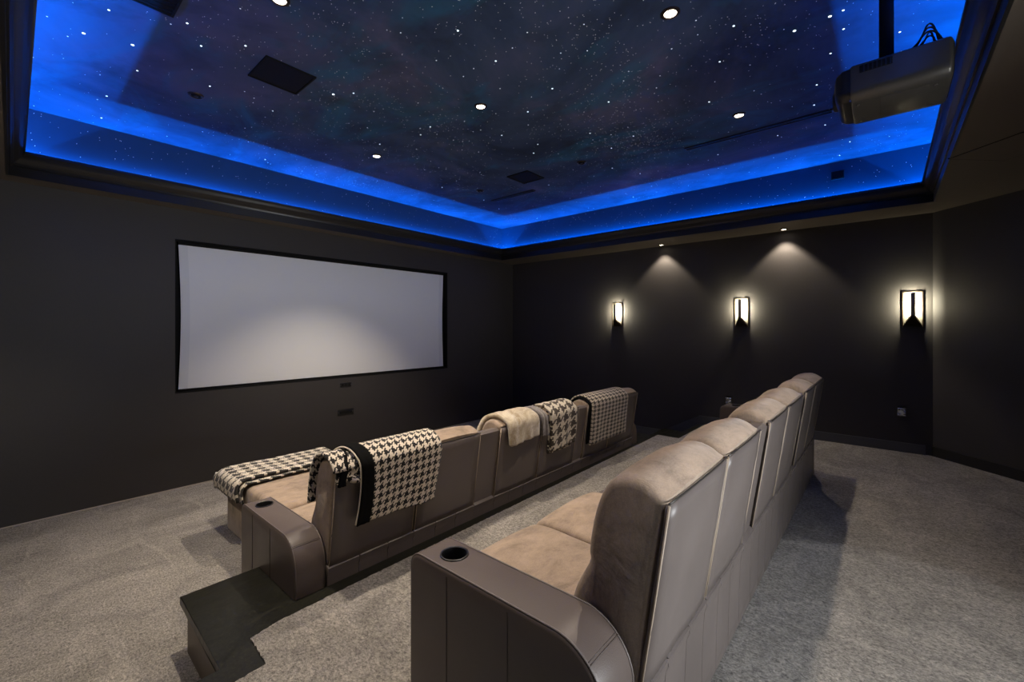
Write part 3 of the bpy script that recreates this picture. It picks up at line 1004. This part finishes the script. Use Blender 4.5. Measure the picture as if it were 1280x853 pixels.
def backrest(parent, x0, x1, seed):
    w = x1 - x0
    st = [(0.0, 0.026), (0.003, 0.017), (0.009, 0.009), (0.020, 0.003), (0.040, 0.0)]
    xs = [(x0 + a, d) for a, d in st] + [(x0 + w * t, -0.013 * math.sin(PI * (t - 0.06) / 0.88)) for t in (0.16, 0.3, 0.42, 0.5, 0.58, 0.7, 0.84)] + [(x1 - a, d) for a, d in reversed(st)]
    bm = bmesh.new()
    rings = []
    for x, d in xs:
        R = inset_ring(BACK_S, max(d, 0))
        ring = []
        for i, p in enumerate(R):
            front = p.y > 0.39 and (p.x > -0.05)
            puff = -d if d < 0 else 0
            k = 0.004 * nz(x * 7 + seed, p.x * 9, p.y * 9) if (front and 0 <= -d + 0.0001) else 0
            cen = Vector((0.06, 0.66, 0))
            dirv = (p - cen).normalized()
            if p.x < 0.03 and p.y < 0.88: puff, k = 0, 0
            q2 = p + dirv * (puff + k)
            ring.append(bm.verts.new((x - SX, q2.x, q2.y)))
        rings.append(ring)
    for A, B in zip(rings, rings[1:]):
        for k in range(NP): bm.faces.new([A[k], A[(k + 1) % NP], B[(k + 1) % NP], B[k]])
    bm.faces.new(rings[0]); bm.faces.new(rings[-1][::-1])
    b = from_bm('backrest', bm, M['suede'], parent, sharp=55)
    # leather panel on the rear
    def rear(t): # t 0 bottom .. 1 top
        a, c = BACK[0], BACK[3]
        return (a[0] + (c[0] - a[0]) * t, a[1] + (c[1] - a[1]) * t)
    bm = bmesh.new()
    n = 12
    V = [[None] * 9 for _ in range(n + 1)]
    for i in range(n + 1):
        y, z = rear(i / n * 0.998)
        for j in range(9):
            s = j / 8
            bulge = 0.006 * math.sin(PI * s) ** 0.5 * (0.55 + 0.45 * math.sin(PI * i / n)) + 0.0035 * nz(s * 3 + seed, i * 0.35)
            V[i][j] = bm.verts.new((x0 + 0.004 + (w - 0.008) * s - SX, y - 0.0025 - bulge, z))
    for i in range(n):
        for j in range(8): bm.faces.new([V[i][j], V[i][j + 1], V[i + 1][j + 1], V[i + 1][j]])
    me_o = from_bm('rear_panel', bm, M['leather2'], b, sharp=60)
    md = me_o.modifiers.new('thickness', 'SOLIDIFY'); md.thickness = 0.010; md.offset = 0.0
    yb, zb = rear(0.0); yt, zt = rear(0.998)
    xl, xr = x0 + 0.005 - SX, x1 - 0.005 - SX
    for xx in (xl, xr):
        tube('side_piping', M['piping_l'], b, [(xx, yb - 0.006, zb), (xx, (yb + yt) / 2 - 0.007, (zb + zt) / 2), (xx, yt - 0.006, zt)], 0.0032, 6)
    tube('top_piping', M['piping_d'], b, [(xl + (xr - xl) * k / 10, yt - 0.0055 - 0.0035 * math.sin(PI * k / 10), zt + 0.006) for k in range(11)], 0.0026, 6)
    return b

def seat(parent, x0, x1, seed):
    SP = [(0.19, 0.27), (0.19, 0.40), (0.24, 0.424), (0.40, 0.424), (0.60, 0.432), (0.70, 0.428), (0.742, 0.408), (0.756, 0.370), (0.750, 0.31), (0.735, 0.265), (0.46, 0.25)]
    S = spline(SP, 56, closed=True)
    bm = bmesh.new()
    w = x1 - x0
    rings = []
    for a, d in [(0.0, .03), (.003, .016), (.010, .006), (.025, 0)] + [(w * t, -0.010 * math.sin(PI * t)) for t in (.2, .35, .5, .65, .8)] + [(w - .025, 0), (w - .010, .006), (w - .003, .016), (w, .03)]:
        R = inset_ring(S, d)
        rings.append([bm.verts.new((x0 + a - SX, p.x, p.y + 0.003 * nz(a * 6 + seed, p.x * 6))) for p in R])
    n = len(S)
    for A, B in zip(rings, rings[1:]):
        for k in range(n): bm.faces.new([A[k], A[(k + 1) % n], B[(k + 1) % n], B[k]])
    bm.faces.new(rings[0]); bm.faces.new(rings[-1][::-1])
    from_bm('seat_cushion', bm, M['suede'], parent, sharp=60)
    # drop front (footrest pad)
    box('footrest', M['suede'], parent, x0 + 0.006 - SX, x1 - 0.006 - SX, 0.690, 0.735, 0.035, 0.255, 0.016, 3)

def wedge(parent, x0, x1):
    prof = [(-0.001, 0.372), (-0.076, 0.862), (-0.060, 0.876), (-0.01, 0.872), (0.02, 0.84), (0.05, 0.70), (0.09, 0.56), (0.15, 0.43), (0.24, 0.405), (0.70, 0.405), (0.735, 0.385), (0.735, 0.02), (0.0, 0.02), (0.0, 0.372)]
    return prism('console', M['leather2'], parent, prof, x0 - SX, x1 - SX, 'x', 0.008, 2)

def cut_hole(o, c, r, depth):
    bm = bmesh.new()
    add_lathe(bm, [(r, -depth), (r, 0.05)], 36, c)
    k = from_bm('cutter', bm, M['black'])
    k.parent = o.parent
    md = o.modifiers.new('hole', 'BOOLEAN')
    md.operation = 'DIFFERENCE'
    md.solver = 'EXACT'
    md.object = k
    dg = bpy.context.evaluated_depsgraph_get()
    me = bpy.data.meshes.new_from_object(o.evaluated_get(dg))
    o.modifiers.clear()
    old = o.data
    o.data = me
    bpy.data.meshes.remove(old)
    km = k.data
    bpy.data.objects.remove(k)
    bpy.data.meshes.remove(km)

def armrest(parent, x0, x1, zt=0.553, rr=0.15, yr=0.0, yf=0.745):
    rf = 0.05
    def outline(d):
        P = [(yr + d, 0.012)]
        for k in range(13):
            a = PI - PI / 2 * k / 12
            P.append((yr + rr + (rr - d) * math.cos(a), zt - rr + (rr - d) * math.sin(a)))
        for k in range(9):
            a = PI / 2 - PI / 2 * k / 8
            P.append((yf - rf + (rf - d) * math.cos(a), zt - rf + (rf - d) * math.sin(a)))
        P.append((yf - d, 0.012))
        return P
    bm = bmesh.new()
    rings = []
    st = [(0.0, 0.014), (0.002, 0.007), (0.006, 0.002), (0.014, 0.0)]
    for x, d in [(x0 + a, d) for a, d in st] + [(x1 - a, d) for a, d in reversed(st)]:
        rings.append([bm.verts.new((x - SX, p[0], p[1])) for p in outline(d)])
    n = len(rings[0])
    for A, B in zip(rings, rings[1:]):
        for k in range(n): bm.faces.new([A[k], A[(k + 1) % n], B[(k + 1) % n], B[k]])
    bm.faces.new(rings[0]); bm.faces.new(rings[-1][::-1])
    cx, cy = (x0 + x1) / 2 + 0.004 - SX, yf - 0.135
    a = from_bm('armrest', bm, M['leather'], parent, sharp=40)
    cut_hole(a, (cx, cy, zt), 0.0445, 0.085)
    # stitched piping along both long edges, cross seams, panel seams
    for x in (x0 + 0.007, x1 - 0.007):
        o = [(x - SX, p[0], p[1]) for p in outline(0.0012)]
        tube('edge_piping', M['leather2'], a, o, 0.0034, 6)
    k0 = 7
    o = outline(-0.0003)[k0]
    for dy in (0.0, 0.006):
        p = outline(-0.0005)[k0]
        tube('cross_seam', M['seam'], a, [(x0 + 0.004 - SX, p[0] + dy, p[1] + dy * 0.7), ((x0 + x1) / 2 - SX, p[0] + dy, p[1] + dy * 0.7), (x1 - 0.004 - SX, p[0] + dy, p[1] + dy * 0.7)], 0.0014, 5)
    for yy in (0.30, 0.555):
        for x in (x0 - 0.0004, x1 + 0.0004):
            box('panel_seam', M['seam'], a, x - 0.0010 - SX, x + 0.0010 - SX, yy - 0.0016, yy + 0.0016, 0.015, zt - 0.020)
    lathe('cup_holder', M['black'], a, [(0.0485, 0.0), (0.0480, 0.003), (0.0440, 0.0040), (0.0415, 0.002), (0.0405, -0.010), (0.0385, -0.076), (0.001, -0.077)], 36, (cx, cy, zt + 0.0004), cap0=False, cap1=False)
    return a

def build_sofa(label):
    t = empty('theater_sofa', (SX, 0.49, P_Z + 0.007), label, 'sofa')
    for k, (a, b) in enumerate(CHAIRS):
        backrest(t, a, b, k * 3.7)
        seat(t, a + 0.002, b - 0.002, k * 2.1)
    for a, b in WEDGES: wedge(t, a, b)
    armrest(t, 0.893, 1.050)
    armrest(t, 4.536, 4.690)
    # upholstered rear base in narrow panels with a rolled top
    cuts = []
    for a, b in ((1.052, 1.58), (1.58, 2.084), (2.284, 2.782), (2.782, 3.326), (3.476, 3.953), (3.953, 4.534)):
        n = 3
        cuts += [(a + (b - a) * i / n, a + (b - a) * (i + 1) / n) for i in range(n)]
    cuts += [(2.084, 2.284), (3.326, 3.476)]
    for a, b in sorted(cuts):
        P = [(0.0, 0.012), (-0.004, 0.20), (-0.012, 0.335), (-0.022, 0.358), (-0.018, 0.374), (-0.002, 0.380), (0.02, 0.372), (0.03, 0.02)]
        S = spline(P[:7], 18)
        prism('base_panel', M['leather2'], t, [(p.x, p.y) for p in S] + [P[7]], a + 0.0012 - SX, b - 0.0012 - SX, 'x', 0.006, 2)
    box('gap_light_block', M['matte'], t, 1.07 - SX, 4.52 - SX, 0.012, 0.05, 0.37, 0.80)  # unseen spine added to block light leaking between the seat backs
    box('undercarriage', M['matte'], t, 1.05 - SX, 4.535 - SX, 0.035, 0.685, 0.03, 0.245)
    return t

rear_sofa = build_sofa('long rear taupe suede sofa of six seats on the raised floor, grey-lit leather back')
front_sofa = copy_tree(rear_sofa)
front_sofa.location = (SX, 2.165, 0.0)
front_sofa['label'] = 'front row taupe suede sofa of six seats, throws hung over its back'

# ottoman in front of the first front seat
ot = empty('ottoman', (1.48, 3.44, 0), 'tan suede ottoman against the first front seat, houndstooth throw on it', 'ottoman')
box('cushion', M['suede'], ot, -0.375, 0.385, -0.505, 0.515, 0.27, 0.445, 0.045, 4)
box('body', M['suede'], ot, -0.368, 0.378, -0.498, 0.508, 0.004, 0.30, 0.025, 3)


# ================================================================== THROWS
FY, FZ = 2.165, 0.0
def back_path(front_z, rear_z, lift, n):
    """path over a front-row backrest: from front_z on the front face over the top down to rear_z behind."""
    front = [(0.149, 0.690), (0.138, 0.765), (0.118, 0.836), (0.088, 0.892), (0.044, 0.919)]
    top = [(-0.002, 0.924), (-0.040, 0.913), (-0.066, 0.896), (-0.084, 0.876)]
    P = []
    if front_z < 0.69: P.append((0.149 + (0.69 - front_z) * 0.2, front_z))
    P += [p for p in front if p[1] > front_z + 0.01] + top
    z = 0.80
    while z > rear_z + 0.04:
        P.append((-0.0865 + (0.876 - z) * 0.10, z)); z -= 0.08
    P.append((-0.0865 + (0.876 - rear_z) * 0.10, rear_z))
    S = spline(P, n)
    out = []
    for i, p in enumerate(S):
        a = S[max(i - 1, 0)]; b = S[min(i + 1, n - 1)]
        t = (b - a).normalized()
        nr = Vector((t.y, -t.x, 0)) * -1     # away from the cushion
        if nr.dot(p - Vector((0.04, 0.62, 0))) < 0: nr = -nr
        q2 = p + nr * lift
        out.append((q2, nr))
    return out

def drape(name, mat, parent, x0, x1, front_z, rear_z, lift=0.014, thick=0.016, nx=26, ny=64, wav=0.010, seed=0.0, shear=0.0, hem=0.0, edge_l=None, edge_r=None, uvrot=0.0, flare=0.0, us=1.0, vs=1.0):
    """cloth laid over a front-row backrest; the sheet is built in the parent's space."""
    P = back_path(front_z, rear_z, lift, ny)
    s = [0.0]
    for (a, _), (b, _) in zip(P, P[1:]): s.append(s[-1] + (b - a).length)
    ox, oy, oz = parent.location
    G, UV = [], []
    for i in range(nx + 1):
        u = i / nx
        row, ruv = [], []
        for j, (p, nr) in enumerate(P):
            v = j / (ny - 1)
            x = x0 + (x1 - x0) * u + shear * (v - 0.3)
            if edge_l: x += (1 - u) * edge_l(v)
            if edge_r: x += u * edge_r(v)
            x += flare * (u - 0.5) * v * v
            fall = max(0.0, (v - 0.45)) * 1.6
            wv = wav * (nz(u * 3.2 + seed, v * 1.3, seed) + 0.5 * nz(u * 7 + seed, v * 3, 3.1)) * (0.35 + fall)
            wv = max(wv, -lift * 0.45)
            yy = p.x + nr.x * (wv + 0.004)
            zz = p.y + nr.y * (wv + 0.004) + hem * (u - 0.5) * max(0, v - 0.5) * 2
            row.append((x - ox, yy + FY - oy, zz + FZ - oz))
            U, V = (x1 - x0) * u * us, s[j] * vs
            c, sn = math.cos(uvrot), math.sin(uvrot)
            ruv.append((U * c - V * sn, U * sn + V * c))
        G.append(row); UV.append(ruv)
    return grid_mesh(name, G, UV, mat, parent, thick)

def hem_tube(name, mat, parent, x, front_z, rear_z, lift, r, edge=None, ny=48):
    P = back_path(front_z, rear_z, lift, ny)
    ox, oy, oz = parent.location
    path = [(x + (edge(j / (ny - 1)) if edge else 0) - ox, p.x + FY - oy, p.y + FZ - oz) for j, (p, nr) in enumerate(P)]
    return tube(name, mat, parent, path, r, 8)

SWEEP = lambda v: 0.030 * math.sin(PI * (v - 0.30) * 1.25) - 0.012
# 1: large black and cream houndstooth over the first front seat
t1 = empty('throw_blanket', (1.42, FY - 0.09, 0.56), 'black and cream houndstooth throw with black lining folded over the nearest front seat back', 'blanket', 'throws on the front sofa')
drape('folded_layer', M['h_big'], t1, 1.085, 1.30, 0.655, 0.815, 0.012, 0.016, 12, 44, 0.006, 1.0, uvrot=0.25, edge_l=lambda v: 0.03 * math.sin(v * 5))
drape('front_tail', M['h_big'], t1, 1.035, 1.15, 0.655, 0.868, 0.024, 0.012, 10, 40, 0.006, 4.2, uvrot=0.3)
drape('lining', M['lining'], t1, 1.098, 1.132, 0.760, 0.800, 0.024, 0.014, 4, 40, 0.004, 1.4, edge_l=lambda v: 0.03 * math.sin(v * 5), edge_r=lambda v: 0.03 * math.sin(v * 5))
drape('main_fold', M['h_big'], t1, 1.205, 1.695, 0.700, 0.570, 0.034, 0.020, 34, 70, 0.010, 2.0, hem=-0.02, edge_l=SWEEP, edge_r=lambda v: 0.02 * math.sin(v * 4), uvrot=0.02)
drape('lining_edge', M['lining'], t1, 1.165, 1.235, 0.710, 0.575, 0.042, 0.010, 5, 56, 0.006, 2.6, edge_l=SWEEP, edge_r=SWEEP)
hem_tube('rolled_edge', M['h_big'], t1, 1.163, 0.72, 0.58, 0.036, 0.005, SWEEP)
# rolled corner hanging from the folded layer
rp = [(1.085 + 0.012 * k - 1.42, -0.062 + 0.09 + -0.008 * k, 0.812 - 0.56 + 0.004 * math.sin(k)) for k in range(14)]

# 2: cream fur over the third seat
def lobe(v): return 0.10 * v
t2 = empty('throw_blanket', (2.50, FY - 0.09, 0.74), 'thick cream and tan fur throw slung over the middle of the front sofa back', 'blanket', 'throws on the front sofa')
drape('fur_top', M['cream'], t2, 2.285, 2.63, 0.62, 0.752, 0.036, 0.034, 26, 60, 0.026, 5.0, shear=0.10, hem=0.015, flare=0.02)
drape('fur_under', M['cream'], t2, 2.32, 2.60, 0.66, 0.735, 0.012, 0.020, 20, 50, 0.014, 7.0, shear=0.10, hem=0.02)
t3 = empty('throw_blanket', (2.72, FY - 0.09, 0.75), 'grey ribbed fleece throw tucked between the cream fur and the brown houndstooth', 'blanket', 'throws on the front sofa')
drape('fleece', M['grey'], t3, 2.69, 2.765, 0.70, 0.735, 0.030, 0.030, 14, 48, 0.014, 9.0, shear=0.10)
t4 = empty('throw_blanket', (3.0, FY - 0.09, 0.57), 'brown and cream large houndstooth throw hanging beside the grey fleece', 'blanket', 'throws on the front sofa')
drape('upper_fold', M['h_brown'], t4, 2.845, 3.215, 0.66, 0.590, 0.034, 0.018, 26, 64, 0.022, 11.0, shear=0.04, hem=0.012, uvrot=0.12, us=0.75)
drape('lower_fold', M['h_brown'], t4, 2.855, 3.19, 0.70, 0.560, 0.012, 0.014, 24, 60, 0.012, 12.5, shear=0.03, hem=0.0, uvrot=0.12, us=0.75)
t5 = empty('throw_blanket', (3.85, FY - 0.09, 0.50), 'small check houndstooth throw over the far end of the front sofa back', 'blanket', 'throws on the front sofa')
drape('upper_fold', M['h_small'], t5, 3.515, 4.23, 0.66, 0.500, 0.032, 0.016, 30, 64, 0.012, 14.0, hem=0.0, us=0.66, vs=1.2)
drape('lower_fold', M['lining'], t5, 3.485, 4.20, 0.70, 0.515, 0.012, 0.012, 24, 56, 0.008, 15.0)

# 3: houndstooth folded along the front edge of the ottoman
t6 = empty('throw_blanket', (1.46, 3.74, 0.45), 'houndstooth throw folded lengthwise along the ottoman edge facing the screen', 'blanket', 'throws on the front sofa')
def ottoman_throw(name, mat, y0, y1, lift, thick, dx, seed):
    """runs in x along the ottoman, drops over its side nearest the camera wall."""
    prof = [(1.088 + dx, 0.32), (1.078 + dx, 0.38), (1.082 + dx, 0.425), (1.105 + dx, 0.452), (1.15, 0.459), (1.40, 0.457), (1.65, 0.457), (1.86, 0.455), (1.885, 0.44), (1.89, 0.41)]
    S = spline(prof, 56)
    G, UV = [], []
    L = 0
    for i, p in enumerate(S):
        if i: L += (p - S[i - 1]).length
        row, ruv = [], []
        for j in range(25):
            v = j / 24
            y = y0 + (y1 - y0) * v
            edge_ = max(0.0, (y - 3.905) / 0.14)
            drop = 0.10 * edge_ ** 2.0
            z = p.y + lift - drop * (1 if p.y > 0.43 else 0.3) + 0.006 * nz(p.x * 6 + seed, y * 7) + 0.004 * nz(p.x * 15, y * 12, seed)
            row.append((p.x - 1.46 + 0.008 * nz(y * 6, seed) , y - 3.74 + 0.014 * nz(p.x * 3.5 + seed, 1.7), z - 0.45))
            ruv.append((L, v * (y1 - y0)))
        G.append(row); UV.append(ruv)
    grid_mesh(name, G, UV, mat, t6, thick)
ottoman_throw('lower_fold', M['h_ott'], 3.475, 4.03, 0.006, 0.010, 0.0, 3.0)
ottoman_throw('upper_fold', M['h_ott'], 3.51, 4.02, 0.024, 0.018, -0.022, 8.0)

# loft of a small loose corner roll on the first throw
bm = bmesh.new()
sp = [(1.115, FY - 0.085, 0.845), (1.14, FY - 0.098, 0.822), (1.18, FY - 0.100, 0.815), (1.215, FY - 0.098, 0.822)]
add_tube(bm, [(x - 1.42, y - (FY - 0.09), z - 0.56) for x, y, z in [tuple(p) for p in spline(sp, 14)]], [0.010 + 0.010 * math.sin(PI * k / 13) for k in range(14)], 10)
uvb = bm.loops.layers.uv.new('UVMap')
for f in bm.faces:
    for l in f.loops: l[uvb].uv = (l.vert.co.x, l.vert.co.z + l.vert.co.y)
from_bm('corner_roll', bm, M['h_big'], t1, smooth=True)
